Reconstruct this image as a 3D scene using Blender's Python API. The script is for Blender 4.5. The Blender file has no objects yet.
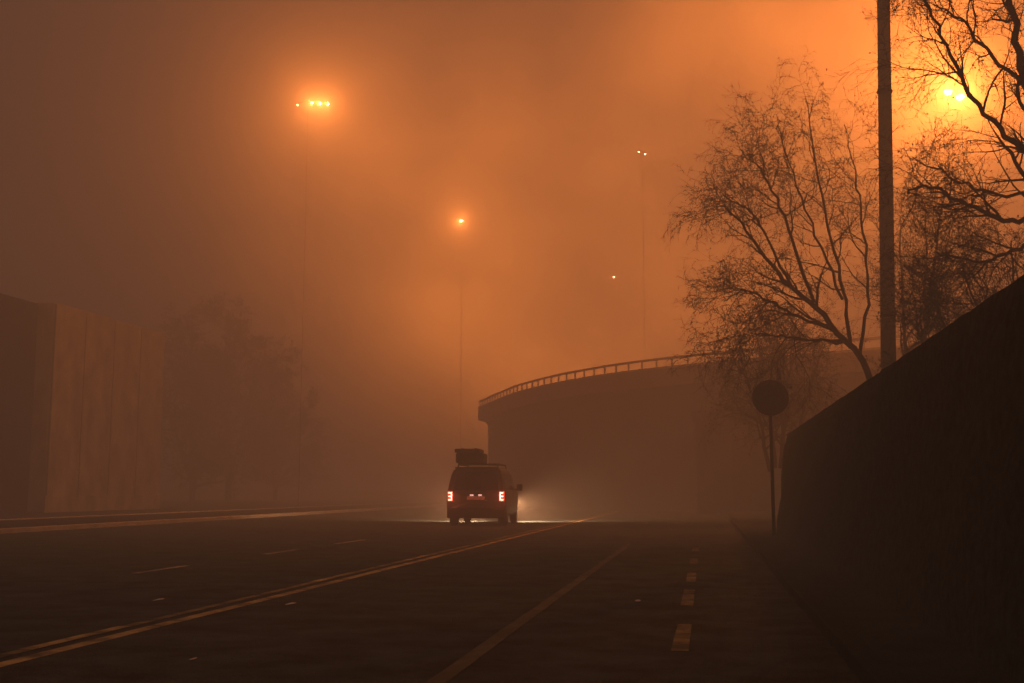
import bpy, bmesh, math, random
from mathutils import Vector, Matrix, noise
random.seed(7)
S = bpy.context.scene
C = S.collection
R = math.radians
# ------------------------------------------------------------------ camera
F = 1137.78
H = 1.21
pit = math.atan(148.5/F)
yaw = math.atan(193/F*math.cos(pit))
cd = bpy.data.cameras.new('camera'); cam = bpy.data.objects.new('camera', cd); C.objects.link(cam)
cd.lens = 40; cd.sensor_width = 36; cd.clip_end = 3000; cd.clip_start = .05
cam.location = (0, 0, H); cam.rotation_euler = (math.pi/2+pit, 0, yaw)
S.camera = cam
MR = cam.rotation_euler.to_matrix()
O = Vector((0, 0, H))
HEAD = Vector((-math.sin(yaw), math.cos(yaw), 0))
def ray(px, py): return MR @ Vector(((px-512)/F, (341.5-py)/F, -1))
def at(px, py, d):
    v = ray(px, py); return O + v*(d/v.dot(HEAD))
def G(px, py, z=0):
    v = ray(px, py); return O + v*((z-H)/v.z)
def PX(px, py, X):
    v = ray(px, py); return O + v*(X/v.x)
# ------------------------------------------------------------------ materials
def mat(name, col, rough=.8, var=.25, scale=3, bump=0, bscale=30, metal=0, spec=.3, low=None, r0=.3, r1=.7, stretch=None):
    m = bpy.data.materials.new(name); m.use_nodes = True
    n = m.node_tree; N = n.nodes; L = n.links; b = N['Principled BSDF']
    tc = N.new('ShaderNodeTexCoord'); nz = N.new('ShaderNodeTexNoise')
    nz.inputs['Scale'].default_value = scale; nz.inputs['Detail'].default_value = 8; nz.inputs['Roughness'].default_value = .65
    src = tc.outputs['Object']
    if stretch:
        mp = N.new('ShaderNodeMapping'); mp.inputs['Scale'].default_value = stretch
        L.new(src, mp.inputs['Vector']); src = mp.outputs[0]
    L.new(src, nz.inputs['Vector'])
    r = N.new('ShaderNodeValToRGB')
    r.color_ramp.elements[0].position = r0; r.color_ramp.elements[1].position = r1
    r.color_ramp.elements[0].color = (list(low) if low else [c*(1-var) for c in col])+[1]
    r.color_ramp.elements[1].color = [min(1, c*(1+var)) for c in col]+[1]
    L.new(nz.outputs['Fac'], r.inputs['Fac']); L.new(r.outputs['Color'], b.inputs['Base Color'])
    b.inputs['Roughness'].default_value = rough; b.inputs['Metallic'].default_value = metal
    b.inputs['Specular IOR Level'].default_value = spec
    if bump:
        n2 = N.new('ShaderNodeTexNoise'); n2.inputs['Scale'].default_value = bscale; n2.inputs['Detail'].default_value = 6
        L.new(tc.outputs['Object'], n2.inputs['Vector'])
        bp = N.new('ShaderNodeBump'); bp.inputs['Strength'].default_value = bump; bp.inputs['Distance'].default_value = .05
        L.new(n2.outputs['Fac'], bp.inputs['Height']); L.new(bp.outputs['Normal'], b.inputs['Normal'])
    return m
def emis(name, col, st):
    m = bpy.data.materials.new(name); m.use_nodes = True
    b = m.node_tree.nodes['Principled BSDF']
    b.inputs['Base Color'].default_value = (*[c*.5 for c in col], 1)
    b.inputs['Emission Color'].default_value = (*col, 1); b.inputs['Emission Strength'].default_value = st
    try: m.cycles.emission_sampling = 'NONE'
    except Exception: pass
    return m
TAR = (.045, .06, .062)
M = dict(
    asphalt=mat('asphalt', (.055, .08, .086), .85, .7, 1.6, .9, 40, spec=.08, r0=.36, r1=.64),
    soil=mat('soil', (.03, .038, .036), .95, .4, 1.2, .5, 8, spec=.05),
    kerb=mat('kerb_concrete', (.6, .55, .45), .8, .3, 2, .3, 20),
    darkkerb=mat('dark_kerb', (.035, .053, .058), .95, .35, 2, .3, 20, spec=.03),  # kerb toned close to the asphalt so its edge blends in
    paving=mat('paving', (.04, .06, .064), .95, .5, 1.5, .4, 20, spec=.03),
    yellow=mat('yellow_paint', (.72, .54, .22), .65, .25, 2.6, .2, 30, low=(.14, .12, .08), r0=.38, r1=.62, spec=.1),
    yellow2=mat('worn_yellow_paint', (.38, .3, .14), .7, .3, 2.6, .2, 30, low=TAR, r0=.4, r1=.64, spec=.1),
    white=mat('white_paint', (.42, .41, .35), .65, .25, 2.6, .2, 30, low=(.08, .08, .08), r0=.34, r1=.56, spec=.1),
    faded=mat('faded_paint', (.115, .125, .118), .7, .3, 2.2, .2, 30, low=TAR, r0=.42, r1=.72, spec=.1),
    stone=mat('wall_stone', (.042, .066, .07), .97, .7, 9, .6, 12, spec=.03),
    concrete=mat('concrete', (.42, .38, .31), .95, .45, .9, .5, 6, spec=.1, r0=.34, r1=.68, stretch=(1, 1, .7)),
    railcoping=mat('rail_and_lit_coping', (.24, .21, .17), .8, .3, 2),
    darkconc=mat('dark_concrete', (.075, .066, .055), .95, .4, .4, .4, 6, spec=.1),  # darker, mottled concrete for the bridge and panel joints
    shadeconc=mat('shaded_concrete', (.014, .014, .013), .95, .4, .4, .4, 6, spec=.03),  # near-black: shade painted on the annex end; pier darkened against lit faces
    bark=mat('bark', (.075, .056, .04), .95, .3, 6, .6, 25, spec=.05),
    steel=mat('black_steel', (.006, .006, .006), .9, .2, 4, spec=.02),
    rimsteel=mat('rim_steel', (.2, .2, .2), .5, .2, 4, metal=.6),
    pole=mat('pole_wood', (.36, .28, .2), .95, .3, 5, .5, 20, spec=.05),
    paint=mat('van_paint', (.06, .075, .08), .45, .08, 2, metal=.1, spec=.3),
    glass=mat('dark_glass', (.01, .01, .011), .12, .1, 2, spec=.5),
    rubber=mat('rubber', (.018, .018, .018), .9, .2, 9),
    plastic=mat('black_plastic', (.018, .022, .023), .8, .2, 6, spec=.1),
    plate=mat('plate_white', (.6, .6, .56), .5, .1, 6),
    canvas=mat('luggage_canvas', (.04, .04, .036), .95, .3, 9, .4, 60),
    signback=mat('sign_metal', (.05, .045, .04), .7, .2, 5),
    litter=mat('litter_paper', (.9, .9, .88), .6, .03, 5),
    lamp=emis('lamp_glow', (1, .64, .28), 60),
    lampbig=emis('lamp_glow_bright', (1, .62, .24), 60),
    lampfar=emis('lamp_glow_far', (1, .62, .32), 26),
    red=emis('tail_red', (1, .055, .02), 2.0),
    hot=emis('tail_hot', (1, .4, .26), 9),
    platelight=emis('plate_lamp_glow', (1, .5, .38), 1.7),
    head=emis('head_glow', (1, .8, .5), 5),
)
# ------------------------------------------------------------------ mesh helpers
def link(name, bm, m, parent=None, smooth=False):
    me = bpy.data.meshes.new(name)
    bmesh.ops.recalc_face_normals(bm, faces=bm.faces)
    bm.to_mesh(me); bm.free(); me.materials.append(m)
    if smooth:
        for p in me.polygons: p.use_smooth = True
    o = bpy.data.objects.new(name, me); C.objects.link(o)
    if parent: o.parent = parent
    return o
def thing(name, label, cat, loc=(0, 0, 0), rz=0, group=None):
    o = bpy.data.objects.new(name, None); C.objects.link(o); o.empty_display_size = .2
    o.location = loc; o.rotation_euler = (0, 0, rz); o['label'] = label; o['category'] = cat
    if group: o['group'] = group
    return o
def tag(o, label, cat, group=None):
    o['label'] = label; o['category'] = cat
    if group: o['group'] = group
    return o
def box(bm, x0, x1, y0, y1, z0, z1, bev=0):
    r = bmesh.ops.create_cube(bm, size=1)
    vs = r['verts']
    for v in vs:
        v.co = Vector(((x0+x1)/2+v.co.x*(x1-x0), (y0+y1)/2+v.co.y*(y1-y0), (z0+z1)/2+v.co.z*(z1-z0)))
    if bev:
        es = list({e for v in vs for e in v.link_edges})
        bmesh.ops.bevel(bm, geom=es, offset=bev, segments=3, profile=.5, affect='EDGES')
    return bm
def tube(bm, pts, rad, n=6, cap=True):
    rings = []
    up = Vector((.13, .21, .97)).normalized()
    for i, p in enumerate(pts):
        t = (pts[min(i+1, len(pts)-1)]-pts[max(i-1, 0)])
        if t.length < 1e-6: t = Vector((0, 0, 1))
        t.normalize()
        a = t.cross(up)
        if a.length < .05: a = t.cross(Vector((1, 0, 0)))
        a.normalize(); b = t.cross(a)
        rings.append([bm.verts.new(p+(a*math.cos(2*math.pi*k/n)+b*math.sin(2*math.pi*k/n))*rad[i]) for k in range(n)])
    for i in range(len(rings)-1):
        for k in range(n):
            bm.faces.new((rings[i][k], rings[i][(k+1) % n], rings[i+1][(k+1) % n], rings[i+1][k]))
    if cap and n > 2:
        bm.faces.new(rings[0][::-1]); bm.faces.new(rings[-1])
def sheet(bm, pts):
    bm.faces.new([bm.verts.new(p) for p in pts])
def struct(name, bm, m, parent=None):
    o = link(name, bm, m, parent)
    if not parent: o['kind'] = 'structure'
    return o
def nb(): return bmesh.new()
# ------------------------------------------------------------------ ground, road
bm = nb(); sheet(bm, [(-1200, -200, 0), (1200, -200, 0), (1200, 1800, 0), (-1200, 1800, 0)])
struct('ground', bm, M['soil'])
XM0 = G(0, 534).x; XM1 = G(0, 523).x
XR = 0.95
bm = nb(); sheet(bm, [(XM0, -30, .004), (XR, -30, .004), (XR, 260, .004), (XM0, 260, .004)])
road = struct('road', bm, M['asphalt'])
bm = nb(); sheet(bm, [(XM1-7, -30, .004), (XM1, -30, .004), (XM1, 260, .004), (XM1-7, 260, .004)])
struct('far_road', bm, M['asphalt'])
bm = nb(); box(bm, XM1+.3, XM0-.3, -30, 260, -.05, .1)
med = struct('median', bm, M['soil'])
bm = nb(); box(bm, XM0-.3, XM0, -30, 260, -.05, .14, .02); struct('kerb', bm, M['kerb'], med)
bm = nb(); box(bm, XM1, XM1+.3, -30, 260, -.05, .14, .02); struct('kerb', bm, M['kerb'], med)
bm = nb(); box(bm, XR+.16, 4.5, -20, 120, -.05, .11)
pav = struct('pavement', bm, M['paving'])
bm = nb(); box(bm, XR, XR+.16, -20, 120, -.05, .125, .015); struct('kerb', bm, M['darkkerb'], pav)
def strip(name, x, y0, y1, w, m, z=.008):
    b = nb(); n = max(1, int((y1-y0)/2))
    L = []
    for i in range(n+1):
        y = y0+(y1-y0)*i/n
        j = (noise.noise(Vector((x, y*.7, 0))))*.02
        L.append((b.verts.new((x-w/2+j, y, z)), b.verts.new((x+w/2+j*.6, y, z))))
    for i in range(n): b.faces.new((L[i][0], L[i][1], L[i+1][1], L[i+1][0]))
    return struct(name, b, m, road)
XA = G(240, 606).x
strip('centre_line', XA, -10, 130, .14, M['yellow'])
strip('centre_line', XA-.26, -10, 130, .11, M['yellow2'])
for p0, p1 in (((70, 652), (150, 628)), ((308, 582.5), (352, 573.5)), ((415, 561), (440, 556)),):
    a, b_ = G(*p0), G(*p1); strip('centre_dash', XA-.26, a.y, b_.y, .12, M['yellow'], .012)
XB = G(520, 623).x
strip('lane_line', XB, -10, 26, .13, M['faded'])
XC = G(688, 600).x
for y0, y1 in ((652, 625), (606, 590), (582, 573), (564, 559), (551, 548)):
    strip('edge_dash', XC, G(683, y0).y, G(683, y1).y, .13, M['yellow2'])
XD = G(160, 570).x
for p0, p1 in (((130, 573.8), (190, 566)), ((262, 554.6), (294, 550)), ((335, 544.2), (366, 540))):
    strip('lane_dash', XD, G(*p0).y, G(*p1).y, .14, M['white'])
for k in range(6): strip('lane_dash', XD, 40+k*9, 43+k*9, .14, M['white'])
strip('lane_dash', G(40, 597).x, G(75, 598).y, G(95, 597).y, .13, M['faded'])
strip('edge_line', XM0+.6, -10, 200, .14, M['faded'])
for px, py, s, lab in ((159, 599, .12, 'tiny pale scrap of litter on the road at the left'),
                  (291, 603, .12, 'tiny pale scrap of litter beside the yellow centre line'),
                  (638, 600, .1, 'tiny pale scrap of litter in the lane left of the dashed edge marks'),
                  (193, 658, .05, 'tiny pale scrap of litter nearest the camera, below the yellow line')):
    g = G(px, py, .02); b = nb()
    vv = [b.verts.new((random.uniform(.25, .4)*s*math.cos(a), random.uniform(.8, 1.6)*s*math.sin(a), .002)) for a in [k*math.pi/4 for k in range(8)]]
    c = b.verts.new((0, 0, s*.1))
    for k in range(8): b.faces.new((vv[k], vv[(k+1) % 8], c))
    o = tag(link('litter_scrap', b, M['litter']), lab, 'litter', 'scraps of litter on the road'); o.location = (g.x, g.y, .014)
# ------------------------------------------------------------------ retaining wall
XW = 2.02
top = PX(900, 358, XW); end = PX(785, 440, XW)
ZT = top.z; YE = end.y
bm = nb()
ny, nzc = 130, 12
grid = []
for i in range(ny+1):
    y = -8+(YE+8)*i/ny
    row = []
    for k in range(nzc+1):
        z = ZT*k/nzc
        batter = .26*(1-k/nzc)
        d = noise.fractal(Vector((0, y*1.4, z*1.6)), 1, 2, 4)*.05*(1-.7*(k == nzc))
        zz = z + (noise.fractal(Vector((y*2.2, 3, 1)), 1, 2, 3)*.012 if k == nzc else 0)
        yy = y + (.4*(1-k/nzc) if i == ny else 0)
        if i >= ny-2 and k == nzc: zz -= .1*(i-ny+3)
        row.append(bm.verts.new((XW-batter+d, yy, zz)))
    row.append(bm.verts.new((XW+.45, y, ZT-(.1 if i == ny else 0))))
    row.append(bm.verts.new((XW+.5, y, 0)))
    grid.append(row)
for i in range(ny):
    for k in range(len(grid[0])-1):
        bm.faces.new((grid[i][k], grid[i][k+1], grid[i+1][k+1], grid[i+1][k]))
bm.faces.new(grid[-1]); bm.faces.new(grid[0][::-1])
rw = thing('retaining_wall', 'long dark stone retaining wall sloping into the right foreground beside the pavement', 'wall')
link('wall_face', bm, M['stone'], rw, True)
bm = nb(); g2 = []
for i in range(31):
    y = -10+(YE+9)*i/30
    g2.append([bm.verts.new((XW+.4+j*j*.12, y, ZT-.12+min(j, 14)*.06+noise.noise(Vector((j*.4, y*.2, 0)))*.15*(j > 0))) for j in range(22)])
for i in range(30):
    for j in range(21): bm.faces.new((g2[i][j], g2[i+1][j], g2[i+1][j+1], g2[i][j+1]))
lo = [bm.verts.new((v.co.x+.4, v.co.y+3.5, -.02)) for v in g2[-1]]
for j in range(21): bm.faces.new((g2[-1][j], lo[j], lo[j+1], g2[-1][j+1]))
struct('embankment', bm, M['soil'])
# ------------------------------------------------------------------ building on the left
XBd = -35.0
ya = PX(50, 400, XBd).y; yb = PX(163, 400, XBd).y; hb = PX(50, 300, XBd).z
bld = thing('concrete_building', 'tall blank concrete building looming in the fog at the left edge', 'building', (XBd, ya, 0))
L_ = yb-ya
bm = nb(); box(bm, -14, 0, 0, L_, 0, hb, .12); link('wall', bm, M['concrete'], bld)
bm = nb(); box(bm, .003, .1, -.1, L_, 0, .9, .02); link('plinth', bm, M['concrete'], bld)
for k in range(1, 4):
    y = k*L_/4
    bm = nb(); box(bm, .002, .02, y-.02, y+.02, .903, hb-.15); link('panel_joint', bm, M['darkconc'], bld)
bm = nb(); box(bm, .004, .12, .01, .6, .903, hb-.15, .02); link('pilaster', bm, M['concrete'], bld)
bm = nb(); box(bm, -14, -.8, -9.5, -.2, 0, hb*.99, .15)
link('annex_wall', bm, M['shadeconc'], bld)  # building end in shadow, its shade put into the near-black colour
# ------------------------------------------------------------------ overpass
ZO = 8.3
ctl = [(478, 401), (486, 397.5), (498, 392), (520, 383.5), (560, 373.5), (620, 363), (705, 353), (800, 344), (950, 330), (1120, 312)]
cp = [G(px, py, ZO) for px, py in ctl]
for p in cp: p.z = 0
def catmull(P, per=6):
    out = []
    Q = [P[0]*2-P[1]]+list(P)+[P[-1]*2-P[-2]]
    for i in range(1, len(Q)-2):
        for s in range(per):
            t = s/per
            a, b, c, d = Q[i-1], Q[i], Q[i+1], Q[i+2]
            out.append(.5*((2*b)+(c-a)*t+(2*a-5*b+4*c-d)*t*t+(3*b-a-3*c+d)*t**3))
    out.append(P[-1].copy()); return out
path = catmull(cp, 6)
nor = []
for i in range(len(path)):
    t = (path[min(i+1, len(path)-1)]-path[max(i-1, 0)]).normalized()
    n = Vector((-t.y, t.x, 0))
    if n.dot(path[i]) < 0: n = -n
    nor.append(n)
def sweep(bm, idx, prof):
    rings = [[bm.verts.new(path[i]+nor[i]*o+Vector((0, 0, z))) for o, z in prof] for i in idx]
    for a, b in zip(rings, rings[1:]):
        for k in range(len(prof)):
            bm.faces.new((a[k], a[(k+1) % len(prof)], b[(k+1) % len(prof)], b[k]))
    bm.faces.new(rings[0]); bm.faces.new(rings[-1][::-1])
ov = thing('overpass', 'curved concrete road bridge with railing crossing behind the van in the fog', 'bridge')
allp = range(len(path))
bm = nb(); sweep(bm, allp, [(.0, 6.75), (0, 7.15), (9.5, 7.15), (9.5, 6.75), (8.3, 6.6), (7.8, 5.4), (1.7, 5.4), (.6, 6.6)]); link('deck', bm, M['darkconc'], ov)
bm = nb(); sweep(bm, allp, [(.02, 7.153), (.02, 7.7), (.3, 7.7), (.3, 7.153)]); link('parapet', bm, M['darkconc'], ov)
bm = nb(); sweep(bm, allp, [(.0, 7.703), (.0, 7.82), (.32, 7.82), (.32, 7.703)]); link('coping', bm, M['railcoping'], ov)  # paler than the parapet: its lit top edge is put into the colour
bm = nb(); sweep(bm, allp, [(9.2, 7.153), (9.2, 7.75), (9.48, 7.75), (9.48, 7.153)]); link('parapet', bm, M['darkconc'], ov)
bm = nb(); sweep(bm, range(0, len(path)), [(.08, 8.2), (.08, 8.32), (.22, 8.32), (.22, 8.2)]); link('handrail', bm, M['railcoping'], ov)
acc = 0; pm = None
for i in range(0, len(path)-1):
    seg = (path[i+1]-path[i]).length
    while acc < seg:
        q = path[i].lerp(path[i+1], acc/seg)+nor[i]*.16
        if pm is None:
            bm = nb(); box(bm, -.05, .05, -.05, .05, 7.823, 8.197); po = link('rail_post', bm, M['railcoping'], ov); pm = po.data
        else:
            po = bpy.data.objects.new('rail_post', pm); C.objects.link(po); po.parent = ov
        po.location = q
        acc += 1.1
    acc -= seg
def near(px):
    return min(allp, key=lambda i: abs((path[i]-O).normalized().dot((ray(px, 490)*Vector((1, 1, 0))).cross(Vector((0, 0, 1))).normalized())))
def pier(px, w, name='pier'):
    i = near(px)
    n = nor[i]; c = path[i]+n*4.0
    t = Vector((n.y, -n.x, 0))
    b = nb()
    vs = []
    for z, ww, dd in ((0, w, 6.8), (4.4, w, 6.8), (5.397, w*1.3, 7.0)):
        vs.append([b.verts.new(c+t*(sx*ww/2)+n*(sy*dd/2)+Vector((0, 0, z))) for sx, sy in ((-1, -1), (1, -1), (1, 1), (-1, 1))])
    for a, d in zip(vs, vs[1:]):
        for k in range(4): b.faces.new((a[k], a[(k+1) % 4], d[(k+1) % 4], d[k]))
    b.faces.new(vs[0]); b.faces.new(vs[-1])
    link(name, b, M['shadeconc'], ov); return i  # pier coloured near-black so that lamp-lit faces stay dark
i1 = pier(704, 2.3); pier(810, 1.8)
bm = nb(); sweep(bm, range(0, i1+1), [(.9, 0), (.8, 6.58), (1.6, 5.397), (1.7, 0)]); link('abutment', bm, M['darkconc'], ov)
# ------------------------------------------------------------------ trees
def rv(s=1): return Vector((random.gauss(0, s), random.gauss(0, s), random.gauss(0, s)))
class Tree:
    def __init__(s, leafsize=.05, leafp=.3, droop=.05, maxl=3, reach=5.5, minr=.006):
        s.t = nb(); s.c = nb(); s.ls = leafsize; s.lp = leafp; s.dr = droop; s.maxl = maxl; s.reach = reach; s.mr = minr
    def leaf(s, p):
        a = rv().normalized()*s.ls; b = rv().normalized()*s.ls*.6
        s.c.faces.new([s.c.verts.new(p), s.c.verts.new(p+a*.5+b), s.c.verts.new(p+a), s.c.verts.new(p+a*.5-b)])
    def branch(s, p, d, L, r, lev):
        n = {1: 9, 2: 6, 3: 4, 4: 3}.get(lev, 3)
        pts = [p.copy()]; rad = [r]; d = d.normalized()
        for i in range(n):
            d = (d+rv(.16)+Vector((0, 0, -s.dr*(lev-1)*.8+.02))).normalized()
            pts.append(pts[-1]+d*(L/n)); rad.append(max(r*(1-.8*(i+1)/n), s.mr*.5))
        tube(s.c, pts, rad, 4 if lev < 3 else 3, cap=False)
        if lev >= s.maxl:
            for q in pts[1:]:
                if random.random() < s.lp: s.leaf(q+rv(.02))
            return
        s.spawn(pts, rad, L, lev)
    def spawn(s, pts, rad, L, lev, dens=1.0, start=.2):
        k = int({0: 14, 1: 7, 2: 5, 3: 2}[lev]*dens)
        for j in range(k):
            u = start+(1-start)*(j+random.random())/k
            f = u*(len(pts)-1); i = min(int(f), len(pts)-2); fr = f-i
            p = pts[i].lerp(pts[i+1], fr); r = rad[i]*(1-fr)+rad[i+1]*fr
            t = (pts[i+1]-pts[i]).normalized()
            side = t.cross(rv()).normalized()
            d = t*random.uniform(.4, 1.1)+side*random.uniform(.5, 1.05)
            s.branch(p, d, L*random.uniform(.38, .78)*(1.15-.5*u), max(r*.6, s.mr), lev+1)
    def limb(s, path_, r0, r1, dens=1.0, start=.25):
        P = catmull([Vector(q) for q in path_], 5)
        P = [q+rv(.03) for q in P]
        rad = [r0+(r1-r0)*i/(len(P)-1) for i in range(len(P))]
        tube(s.t, P, rad, 7)
        L = sum((a-b).length for a, b in zip(P, P[1:]))
        s.spawn(P, rad, min(L, s.reach), 0, dens, start)
    def finish(s, name, label, group=None):
        e = thing(name, label, 'tree', group=group)
        link('trunk', s.t, M['bark'], e, True); link('crown', s.c, M['bark'], e)
        return e
def A(*l): return [at(*q) for q in l]
T = Tree(.04, .04, .08, 4, 2.9, .0055)
b0 = at(893, 455, 29)
T.limb([b0]+A((868, 374, 29), (830, 322, 28.8), (795, 290, 28.6), (765, 258, 28.2), (742, 225, 28), (726, 208, 27.8)), .1, .018, 1.1)
T.limb(A((838, 330, 28.8), (800, 318, 28.2), (768, 300, 27.8), (745, 290, 27.5), (724, 302, 27.3)), .045, .013, 1)
T.limb(A((812, 303, 28.7), (792, 240, 28.9), (772, 190, 29), (756, 165, 29.2), (740, 152, 29.5)), .05, .012, 1)
T.limb(A((850, 350, 28.9), (843, 290, 29.3), (828, 225, 29.6), (814, 150, 29.8), (806, 98, 30)), .055, .012, 1)
T.limb(A((860, 362, 28.9), (868, 290, 29.8), (862, 220, 30.2), (856, 180, 30.5), (845, 125, 30.6)), .05, .012, .9)
T.limb(A((845, 342, 28.8), (812, 340, 28), (782, 336, 27.6), (758, 334, 27.4), (742, 344, 27.2)), .035, .012, 1)
T.limb(A((790, 287, 28.6), (764, 232, 28.5), (745, 208, 28.4), (724, 195, 28.6)), .04, .012, .9)
T.limb(A((843, 300, 29.2), (815, 235, 29.4), (792, 175, 29.6), (777, 125, 29.8)), .04, .012, .9)
T.finish('bare_tree', 'bare spreading tree with fine drooping twigs, left of the tall pole')
T = Tree(.045, .06, .03, 4, 2.8, .0048)
tb = at(1075, 380, 21)
T.limb([tb]+A((1062, 280, 21), (1048, 190, 21), (1030, 110, 21), (1018, 40, 21), (1000, -40, 21)), .14, .05, .9)
T.limb(A((1052, 205, 21), (1010, 222, 21.4), (968, 205, 21.8), (935, 188, 22), (905, 192, 22)), .06, .02, .9)
T.limb(A((1042, 160, 21), (1000, 130, 20.8), (965, 85, 20.6), (942, 35, 20.4), (920, -10, 20)), .06, .02, .9)
T.limb(A((1056, 235, 21), (1012, 252, 21.8), (975, 262, 22.2), (935, 252, 22.6)), .05, .015, .9)
T.limb(A((1025, 85, 21), (985, 50, 21.5), (960, 20, 21.8), (935, 5, 22)), .045, .015, .8)
T.limb(A((1048, 190, 21), (1000, 195, 21.6), (960, 182, 22.2), (915, 160, 22.8)), .04, .012, .9)
T.finish('gnarled_tree', 'dark gnarled tree reaching in from the right edge in front of the bright lamp')
T = Tree(.05, .15, .02, 4, 2.6, .0045)
for (px, py, d, tx, ty) in ((1000, 370, 24, 960, 262), (1020, 360, 24, 1010, 240), (960, 380, 25, 930, 285), (930, 390, 26, 912, 300), (985, 370, 25, 985, 270)):
    T.limb(A((px, py, d), ((px+tx)/2, (py+ty)/2, d), (tx, ty, d)), .045, .012, .95, .1)
T.finish('bushy_tree', 'low bushy tree with tangled twigs just above the retaining wall at the right')
T = Tree(.06, .3, .03, 4, 3.6, .006)
for (px, py, d, tx, ty) in ((775, 470, 40, 758, 335), (780, 470, 40, 795, 325), (770, 470, 40, 738, 350), (785, 470, 41, 775, 315), (790, 470, 41, 825, 345)):
    T.limb(A((px, py, d), ((px*.6+tx*.4), (py+ty)/2, d), (tx, ty, d)), .08, .02, 1.1, .15)
T.finish('thicket_tree', 'small tangled tree in the fog behind the round road sign')
T = Tree(.05, .15, .03, 4, 3.6, .006)
for (px, py, d, tx, ty) in ((925, 400, 36, 925, 210), (905, 400, 36, 900, 235), (920, 400, 36, 945, 190)):
    T.limb(A((px, py, d), ((px*.6+tx*.4), (py+ty)/2, d), (tx, ty, d)), .08, .02, 1, .15)
T.finish('slender_tree', 'slender hazy tree just right of the tall pole above the wall')
for k, (px, tp, d, hw, lab) in enumerate(((192, 300, 110, 38, 'dim tree in the fog next to the concrete building'),
                                    (228, 290, 120, 38, 'tallest dim tree in the fog, middle of three beyond the left road'),
                                    (275, 350, 128, 30, 'dim shorter tree in the fog, farthest right of three beyond the left road'))):
    T = Tree(.3, .6, .0, 3, 7, .03)
    g = at(px, 500, d); g.z = 0
    T.limb([g, g.lerp(at(px, tp, d), .5), at(px, tp+25, d)], .3, .08, 1.6, .02)
    for s_ in (-1, 1):
        T.limb([g.lerp(at(px, tp, d), .08), at(px+s_*hw*.6, tp+110, d+s_), at(px+s_*hw, tp+60, d)], .2, .05, 1.4, .02)
    T.finish('foggy_tree', lab, 'trees beyond the left road')
# ------------------------------------------------------------------ pole
pb = at(888.5, 420, 28); pz = pb.copy(); pz.z = ZT-.3
up = thing('utility_pole', 'tall straight wooden pole standing behind the retaining wall', 'pole', pz)
up.rotation_euler = (0, R(1.6), 0)
bm = nb(); tube(bm, [Vector((0, 0, z)) for z in (0, 3, 7, 12.5)], [.19, .182, .172, .155], 14); link('post', bm, M['pole'], up, True)
for z in (3.2, 9.0):
    bm = nb(); tube(bm, [Vector((0, 0, z)), Vector((0, 0, z+.06))], [.195, .19], 14); link('metal_band', bm, M['signback'], up)
bm = nb(); tube(bm, [Vector((0, 0, 12.5)), Vector((0, 0, 12.6))], [.17, .05], 14); link('cap', bm, M['signback'], up)
# ------------------------------------------------------------------ round sign
sp = at(770, 398, 28)
sg = thing('round_road_sign', 'round road sign on a thin post at the end of the retaining wall', 'road sign', (sp.x, sp.y, .11), R(6))
hs = sp.z-.11
bm = nb(); tube(bm, [Vector((0, 0, 0)), Vector((0, 0, hs+.4))], [.045, .04], 10); link('post', bm, M['signback'], sg, True)
bm = nb(); tube(bm, [Vector((0, -.055, hs)), Vector((0, -.075, hs))], [.43, .43], 40); link('sign_panel', bm, M['signback'], sg)
rim = nb()
tube(rim, [Vector((math.cos(a)*.43, -.065, hs+math.sin(a)*.43)) for a in [2*math.pi*i/40 for i in range(41)]], [.016]*41, 6); link('rim', rim, M['signback'], sg)
for z in (hs-.2, hs+.2):
    bm = nb(); box(bm, -.16, .16, -.052, .05, z-.02, z+.02); link('bracket', bm, M['signback'], sg)
# ------------------------------------------------------------------ light masts
SOD = (1, .24, .038)
def pointlight(p, power, col=SOD, rad=.15, parent=None):
    l = bpy.data.lights.new('lamp_light', 'POINT'); l.energy = power; l.color = col; l.shadow_soft_size = rad
    o = bpy.data.objects.new('lamp_light', l); C.objects.link(o); o.location = p
    if parent: o.parent = parent
    return o
def mast(name, label, pole_px, heads, d, power, m, ls=.11, pr=.012, foot=0, group='street lamps glowing in the fog'):
    hp = [at(px, py, d) for px, py in heads]
    zt = max(h.z for h in hp)+.15
    b = at(pole_px, heads[0][1], d); b.z = foot
    e = thing(name, label, 'street lamp', b, 0, group)
    bm = nb(); tube(bm, [Vector((0, 0, 0)), Vector((0, 0, zt-foot))], [pr, pr*.8], 10); link('pole', bm, M['steel'], e, True)
    bm = nb(); tube(bm, [Vector((0, 0, 0)), Vector((0, 0, .3))], [pr*2, pr*1.8], 10); link('base', bm, M['steel'], e)
    xs = [h-b for h in hp]
    bm = nb()
    for x in xs:
        tube(bm, [Vector((0, 0, zt-foot-.03)), Vector((x.x, x.y, x.z+.1))], [.012, .01], 6)
    link('arm', bm, M['steel'], e)
    for i, x in enumerate(xs):
        q = ls*(.6 if (i == 0 and len(xs) == 4) else 1)
        bm = nb(); bmesh.ops.create_uvsphere(bm, u_segments=12, v_segments=8, radius=1, matrix=Matrix.Translation(x+Vector((0, 0, .07)))@Matrix.Diagonal((q*1.0, q*1.0, q*.4, 1)))
        hd = link('lamp_head', bm, M['steel'], e, True)
        bm = nb(); bmesh.ops.create_uvsphere(bm, u_segments=12, v_segments=8, radius=1, matrix=Matrix.Translation(x)@Matrix.Diagonal((q, q, q*.8, 1)))
        link('lens', bm, m, hd, True)
    if power:
        for i, x in enumerate(xs):
            if i == 0 and len(xs) == 4: continue
            pointlight(x+Vector((0, -ls-.08, -.05)), power/len(xs), rad=.01, parent=e)
    return e
mast('light_mast', 'tall lamp mast with a row of four orange lamps, upper left', 308, [(297.5, 105), (312, 103), (320, 103.5), (328, 104)], 56, 8500, M['lamp'], .055, .006)
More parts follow.
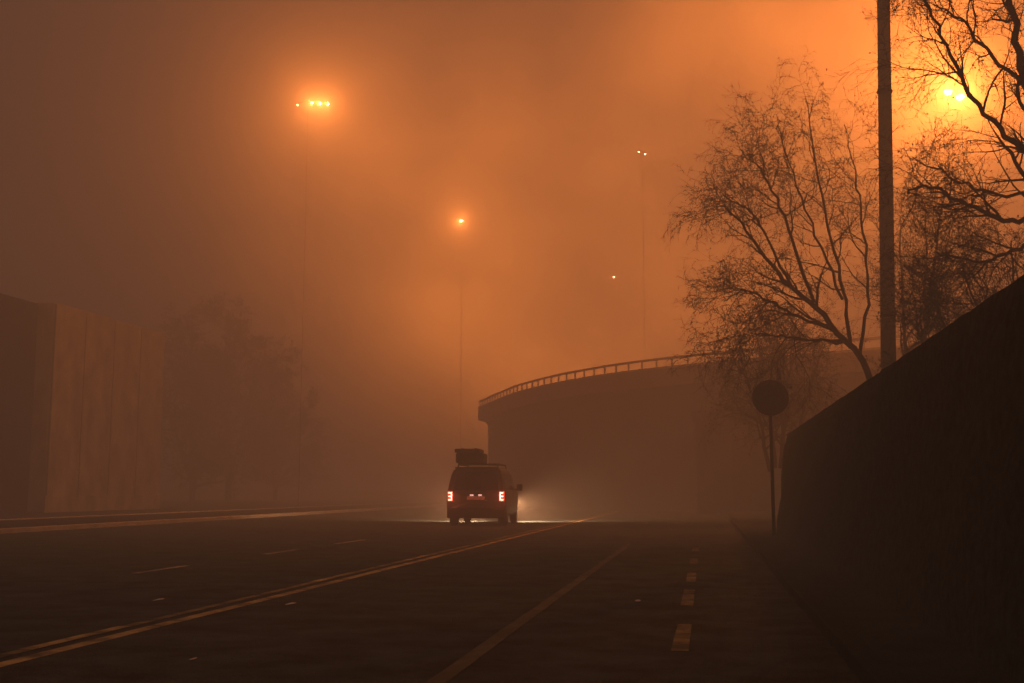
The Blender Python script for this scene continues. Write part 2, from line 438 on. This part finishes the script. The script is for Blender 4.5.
mast('light_mast', 'single orange street lamp in the fog above and left of the van', 462, [(461, 221)], 88, 6000, M['lamp'], .09)
mast('light_mast', 'faint tiny street lamp above the bridge railing', 613, [(614, 277)], 100, 150, M['lampfar'], .1)
mast('light_mast', 'pair of faint tiny lamps high in the fog right of centre', 642, [(639, 152), (645, 154)], 90, 60, M['lampfar'], .08)
mast('light_mast', 'bright orange street lamp burning behind the branches at upper right', 960, [(948, 92), (960, 97)], 44, 11000, M['lampbig'], .15, .02, ZT)
# ------------------------------------------------------------------ van
vg = G(476, 526.5)
van = thing('van', 'dark van seen from behind with glowing red tail lights and loaded roof rack', 'van', (0, 0, 0), R(3.5))
rot = Matrix.Rotation(R(3.5), 3, 'Z')
van.location = vg+rot@Vector((0, 2.4, 0)); van.location.z = .004
sec = [(0, .28), (.7, .28), (.9, .32), (.975, .45), (1.0, .75), (.995, 1.0), (.97, 1.17), (.92, 1.45), (.86, 1.72), (.8, 1.86), (.68, 1.95), (.4, 1.99), (0, 2.0)]
BELT = 1.17
st = [(-2.40, .28, .97, .93), (-2.43, .24, 1, .975), (-2.38, .17, 1, 1), (-1.8, .05, 1, 1), (-.8, 0, 1.01, 1), (.3, 0, 1, 1), (.75, -.05, .97, 1), (1.0, -.1, .8, 1), (1.45, -.12, .42, .995), (1.75, -.1, .08, .99), (2.2, 0, -.04, .95), (2.42, 0, -.22, .86), (2.46, 0, -.4, .78)]
def secpts(s):
    y, sh, k, w = s; out = []
    for x, z in sec:
        if z > BELT:
            f = (z-BELT)/(2.0-BELT)
            if k > 0.3: xx = x*w; zz = BELT+(z-BELT)*k
            else: zz = BELT-.05+.12*k+f*.08*(1 if k > -.1 else 0)
            yy = y+sh*f
            if k <= .3: xx = x*w*(.97)
        else:
            xx = x*w; zz = z if k > -.1 else z*(1+(k)*.12*(z/BELT)); yy = y
        out.append((xx, yy, zz))
    return out
bm = nb(); rings = []
for s in st:
    P = secpts(s)
    rings.append([bm.verts.new(p) for p in P]+[bm.verts.new((-p[0], p[1], p[2])) for p in P[-2:0:-1]])
for a, b in zip(rings, rings[1:]):
    for k in range(len(a)): bm.faces.new((a[k], a[(k+1) % len(a)], b[(k+1) % len(a)], b[k]))
bm.faces.new(rings[0]); bm.faces.new(rings[-1][::-1])
body = link('body', bm, M['paint'], van, True)
def yrear(z): return -2.44+max(0, (z-BELT)/.83)*.28
def panel(pts, m, name, parent=van, thick=.015):
    b = nb(); a = [b.verts.new(p) for p in pts]; c = [b.verts.new((p[0], p[1]-thick, p[2])) for p in pts]
    b.faces.new(a); b.faces.new(c[::-1])
    for k in range(len(a)): b.faces.new((a[k], a[(k+1) % len(a)], c[(k+1) % len(a)], c[k]))
    return link(name, b, m, parent)
gate = panel([(-.84, -2.435, .55), (.84, -2.435, .55), (.87, yrear(1.17)-.005, 1.17), (.73, yrear(1.9)-.004, 1.88), (-.73, yrear(1.9)-.004, 1.88), (-.87, yrear(1.17)-.005, 1.17)], M['paint'], 'tailgate')
panel([(-.76, yrear(1.2)-.022, 1.2), (.76, yrear(1.2)-.022, 1.2), (.66, yrear(1.78)-.022, 1.76), (.6, yrear(1.83)-.022, 1.82), (-.6, yrear(1.83)-.022, 1.82), (-.66, yrear(1.78)-.022, 1.76)], M['glass'], 'rear_window', gate)
bm = nb(); box(bm, -.3, .3, -2.475, -2.452, .88, 1.0, .008); link('number_plate', bm, M['plate'], gate)
for sx in (-.14, .14):
    bm = nb(); box(bm, sx-.06, sx+.06, -2.49, -2.455, 1.01, 1.06, .006); link('plate_lamp', bm, M['platelight'], gate)
bm = nb(); box(bm, -.22, .22, -2.50, -2.452, 1.075, 1.11, .008); link('handle', bm, M['plastic'], gate)
bm = nb(); tube(bm, [Vector((0, -2.49, 1.22)), Vector((.28, -2.43, 1.34)), Vector((.46, -2.42, 1.4))], [.012, .01, .008], 6); link('wiper', bm, M['plastic'], gate)
bm = nb(); box(bm, -.97, .97, -2.56, -2.2, .27, .6, .06); link('bumper', bm, M['plastic'], van, True)
bm = nb(); box(bm, -.74, .74, -2.3, -2.12, 1.93, 1.975, .015); link('spoiler', bm, M['plastic'], van)
for s in (-1, 1):
    bm = nb(); box(bm, min(s*.78, s*.96), max(s*.78, s*.96), -2.475, -2.37, .83, 1.17, .02); tl = link('tail_light', bm, M['red'], van)
    bm = nb(); box(bm, min(s*.805, s*.84), max(s*.805, s*.84), -2.492, -2.476, .86, 1.13, .005)
    for z in (.86, .975, 1.09):
        box(bm, min(s*.842, s*.93), max(s*.842, s*.93), -2.492, -2.476, z, z+.04, .004)
    link('bulb', bm, M['hot'], tl)
    pointlight(Vector((s*.95, -3.1, .98)), 20, (1, .11, .035), .06, parent=van)
    bm = nb(); box(bm, min(s*.7, s*.95), max(s*.7, s*.95), -2.0, -1.98, .1, .34, .004); link('mud_flap', bm, M['rubber'], van)
    for y in (-1.55, 1.5):
        bm = nb(); tube(bm, [Vector((s*(.74+d), y, .335)) for d in (0, .04, .18, .22)], [.29, .335, .335, .29], 28); wh = link('wheel', bm, M['rubber'], van)
        bm = nb(); tube(bm, [Vector((s*.962, y, .335)), Vector((s*.972, y, .335))], [.2, .12], 20); link('rim', bm, M['rimsteel'], wh)
    bm = nb(); box(bm, min(s*1.03, s*1.24), max(s*1.03, s*1.24), .82, .98, 1.18, 1.42, .04); link('side_mirror', bm, M['plastic'], van, True)
    bm = nb(); box(bm, min(s*.93, s*1.05), max(s*.93, s*1.05), .86, .92, 1.2, 1.25, .01); link('mirror_arm', bm, M['plastic'], van)
    for y0, y1 in ((-2.05, -1.2), (-1.12, -.15), (-.07, .72)):
        b = nb()
        q = [(.983, y0, 1.22), (.983, y1, 1.22), (.872, y1-.03, 1.74), (.872, y0+.06, 1.74)]
        a = [b.verts.new((s*x, y, z)) for x, y, z in q]; c = [b.verts.new((s*(x-.03), y, z)) for x, y, z in q]
        b.faces.new(a); b.faces.new(c[::-1])
        for k in range(4): b.faces.new((a[k], a[(k+1) % 4], c[(k+1) % 4], c[k]))
        link('side_window', b, M['glass'], van)
    bm = nb(); box(bm, s*.7-.1, s*.7+.1, 2.36, 2.47, .72, .88, .02); link('headlight', bm, M['head'], van)
    bm = nb(); tube(bm, [Vector((s*.68, -2.0, 1.95)), Vector((s*.68, -1.9, 2.06)), Vector((s*.68, .4, 2.07)), Vector((s*.68, .5, 1.96))], [.022]*4, 8); link('roof_rail', bm, M['plastic'], van)
    l = bpy.data.lights.new('headlight_beam', 'SPOT'); l.energy = 6500; l.color = (1, .46, .2); l.spot_size = R(100); l.spot_blend = .9; l.shadow_soft_size = .08
    o = bpy.data.objects.new('headlight_beam', l); C.objects.link(o); o.parent = van; o.location = (s*.7, 2.56, .8); o.rotation_euler = (R(70), 0, R(-34) if s > 0 else R(28))
for y in (-1.7, -.7, .2):
    bm = nb(); box(bm, -.72, .72, y-.03, y+.03, 2.075, 2.105, .008); link('crossbar', bm, M['plastic'], van)
lg = thing('roof_luggage', 'dark strapped luggage box on the left of the van roof rack', 'luggage', van.location+rot@Vector((-.3, -1.35, 2.108)), R(3.5))
bm = nb(); box(bm, -.48, .48, -.6, .6, 0, .36, .07); link('bag', bm, M['canvas'], lg, True)
bm = nb(); box(bm, -.52, .36, -.62, .5, .362, .5, .05); link('lid', bm, M['canvas'], lg, True)
for x in (-.25, .2):
    bm = nb(); box(bm, x-.025, x+.025, -.635, .615, .001, .515, .004); link('strap', bm, M['plastic'], lg)
# ------------------------------------------------------------------ fog
bm = nb(); box(bm, -110, 75, -40, 155, -2, 40)
fm = bpy.data.materials.new('fog'); fm.use_nodes = True
n = fm.node_tree; n.nodes.clear()
out = n.nodes.new('ShaderNodeOutputMaterial'); vs = n.nodes.new('ShaderNodeVolumeScatter'); em = n.nodes.new('ShaderNodeEmission'); ad = n.nodes.new('ShaderNodeAddShader')
vs.inputs['Color'].default_value = (.95, .93, .88, 1); vs.inputs['Density'].default_value = .0225; vs.inputs['Anisotropy'].default_value = .3
em.inputs['Color'].default_value = (1.0, .66, .45, 1); em.inputs['Strength'].default_value = .00042  # fog itself glows faintly, standing in for multiply scattered light
n.links.new(vs.outputs[0], ad.inputs[0]); n.links.new(em.outputs[0], ad.inputs[1]); n.links.new(ad.outputs[0], out.inputs['Volume'])
fog = link('fog', bm, fm); fog['kind'] = 'structure'
# ------------------------------------------------------------------ world: lamp glow in the fog, painted into the night sky colour as lobes
w = bpy.data.worlds.new('World'); S.world = w; w.use_nodes = True
nt = w.node_tree; N = nt.nodes; L = nt.links
bg = N['Background']; bg.inputs['Strength'].default_value = 1
tc = N.new('ShaderNodeTexCoord')
nm = N.new('ShaderNodeVectorMath'); nm.operation = 'NORMALIZE'; L.new(tc.outputs['Generated'], nm.inputs[0])
def add(a, b):
    v = N.new('ShaderNodeVectorMath'); L.new(a, v.inputs[0]); L.new(b, v.inputs[1]); return v.outputs[0]
def lobe(d, k, amp, col):
    dp = N.new('ShaderNodeVectorMath'); dp.operation = 'DOT_PRODUCT'; dp.inputs[1].default_value = d
    L.new(nm.outputs[0], dp.inputs[0])
    a = N.new('ShaderNodeMath'); a.operation = 'SUBTRACT'; L.new(dp.outputs['Value'], a.inputs[0]); a.inputs[1].default_value = 1
    b = N.new('ShaderNodeMath'); b.operation = 'MULTIPLY'; L.new(a.outputs[0], b.inputs[0]); b.inputs[1].default_value = k
    e = N.new('ShaderNodeMath'); e.operation = 'EXPONENT'; L.new(b.outputs[0], e.inputs[0])
    s = N.new('ShaderNodeVectorMath'); s.operation = 'SCALE'; s.inputs[0].default_value = [c*amp for c in col]; L.new(e.outputs[0], s.inputs['Scale'])
    return s.outputs[0]
GC = (1, .225, .026)
cur = lobe(ray(490, 330).normalized(), 75, 6.6, GC)
for args in ((ray(890, 10).normalized(), 110, 3.6, GC), (ray(930, 110).normalized(), 120, 4.6, GC), (ray(950, 95).normalized(), 900, 12.0, GC), (ray(760, 280).normalized(), 90, 5.4, GC), (ray(400, 250).normalized(), 130, 3.2, GC), (ray(640, 120).normalized(), 90, 1.2, GC)):  # narrow lobes paint the halo around the upper right lamp
    cur = add(cur, lobe(*args))
pn = ray(230, 340).cross(ray(600, 520)).normalized()
if pn.dot(ray(700, 200)) < 0: pn = -pn
dp = N.new('ShaderNodeVectorMath'); dp.operation = 'DOT_PRODUCT'; dp.inputs[1].default_value = pn; L.new(nm.outputs[0], dp.inputs[0])
mr = N.new('ShaderNodeMapRange'); mr.interpolation_type = 'SMOOTHSTEP'
mr.inputs['From Min'].default_value = -.06; mr.inputs['From Max'].default_value = .12; mr.inputs['To Min'].default_value = .05; mr.inputs['To Max'].default_value = 1
L.new(dp.outputs['Value'], mr.inputs['Value'])
nz = N.new('ShaderNodeTexNoise'); nz.inputs['Scale'].default_value = 7; nz.inputs['Detail'].default_value = 5; L.new(nm.outputs[0], nz.inputs['Vector'])
m2 = N.new('ShaderNodeMapRange'); m2.inputs['From Min'].default_value = .3; m2.inputs['From Max'].default_value = .7; m2.inputs['To Min'].default_value = .65; m2.inputs['To Max'].default_value = 1.35
L.new(nz.outputs['Fac'], m2.inputs['Value'])
mu = N.new('ShaderNodeMath'); mu.operation = 'MULTIPLY'; L.new(mr.outputs[0], mu.inputs[0]); L.new(m2.outputs[0], mu.inputs[1])
sc = N.new('ShaderNodeVectorMath'); sc.operation = 'SCALE'; L.new(cur, sc.inputs[0]); L.new(mu.outputs[0], sc.inputs['Scale'])
cur = add(sc.outputs[0], lobe(Vector((0, 0, 1)), 0, .03, (.75, .95, .95)))
L.new(cur, bg.inputs['Color'])
S.view_settings.view_transform = 'Standard'; S.view_settings.look = 'None'; S.view_settings.exposure = 0
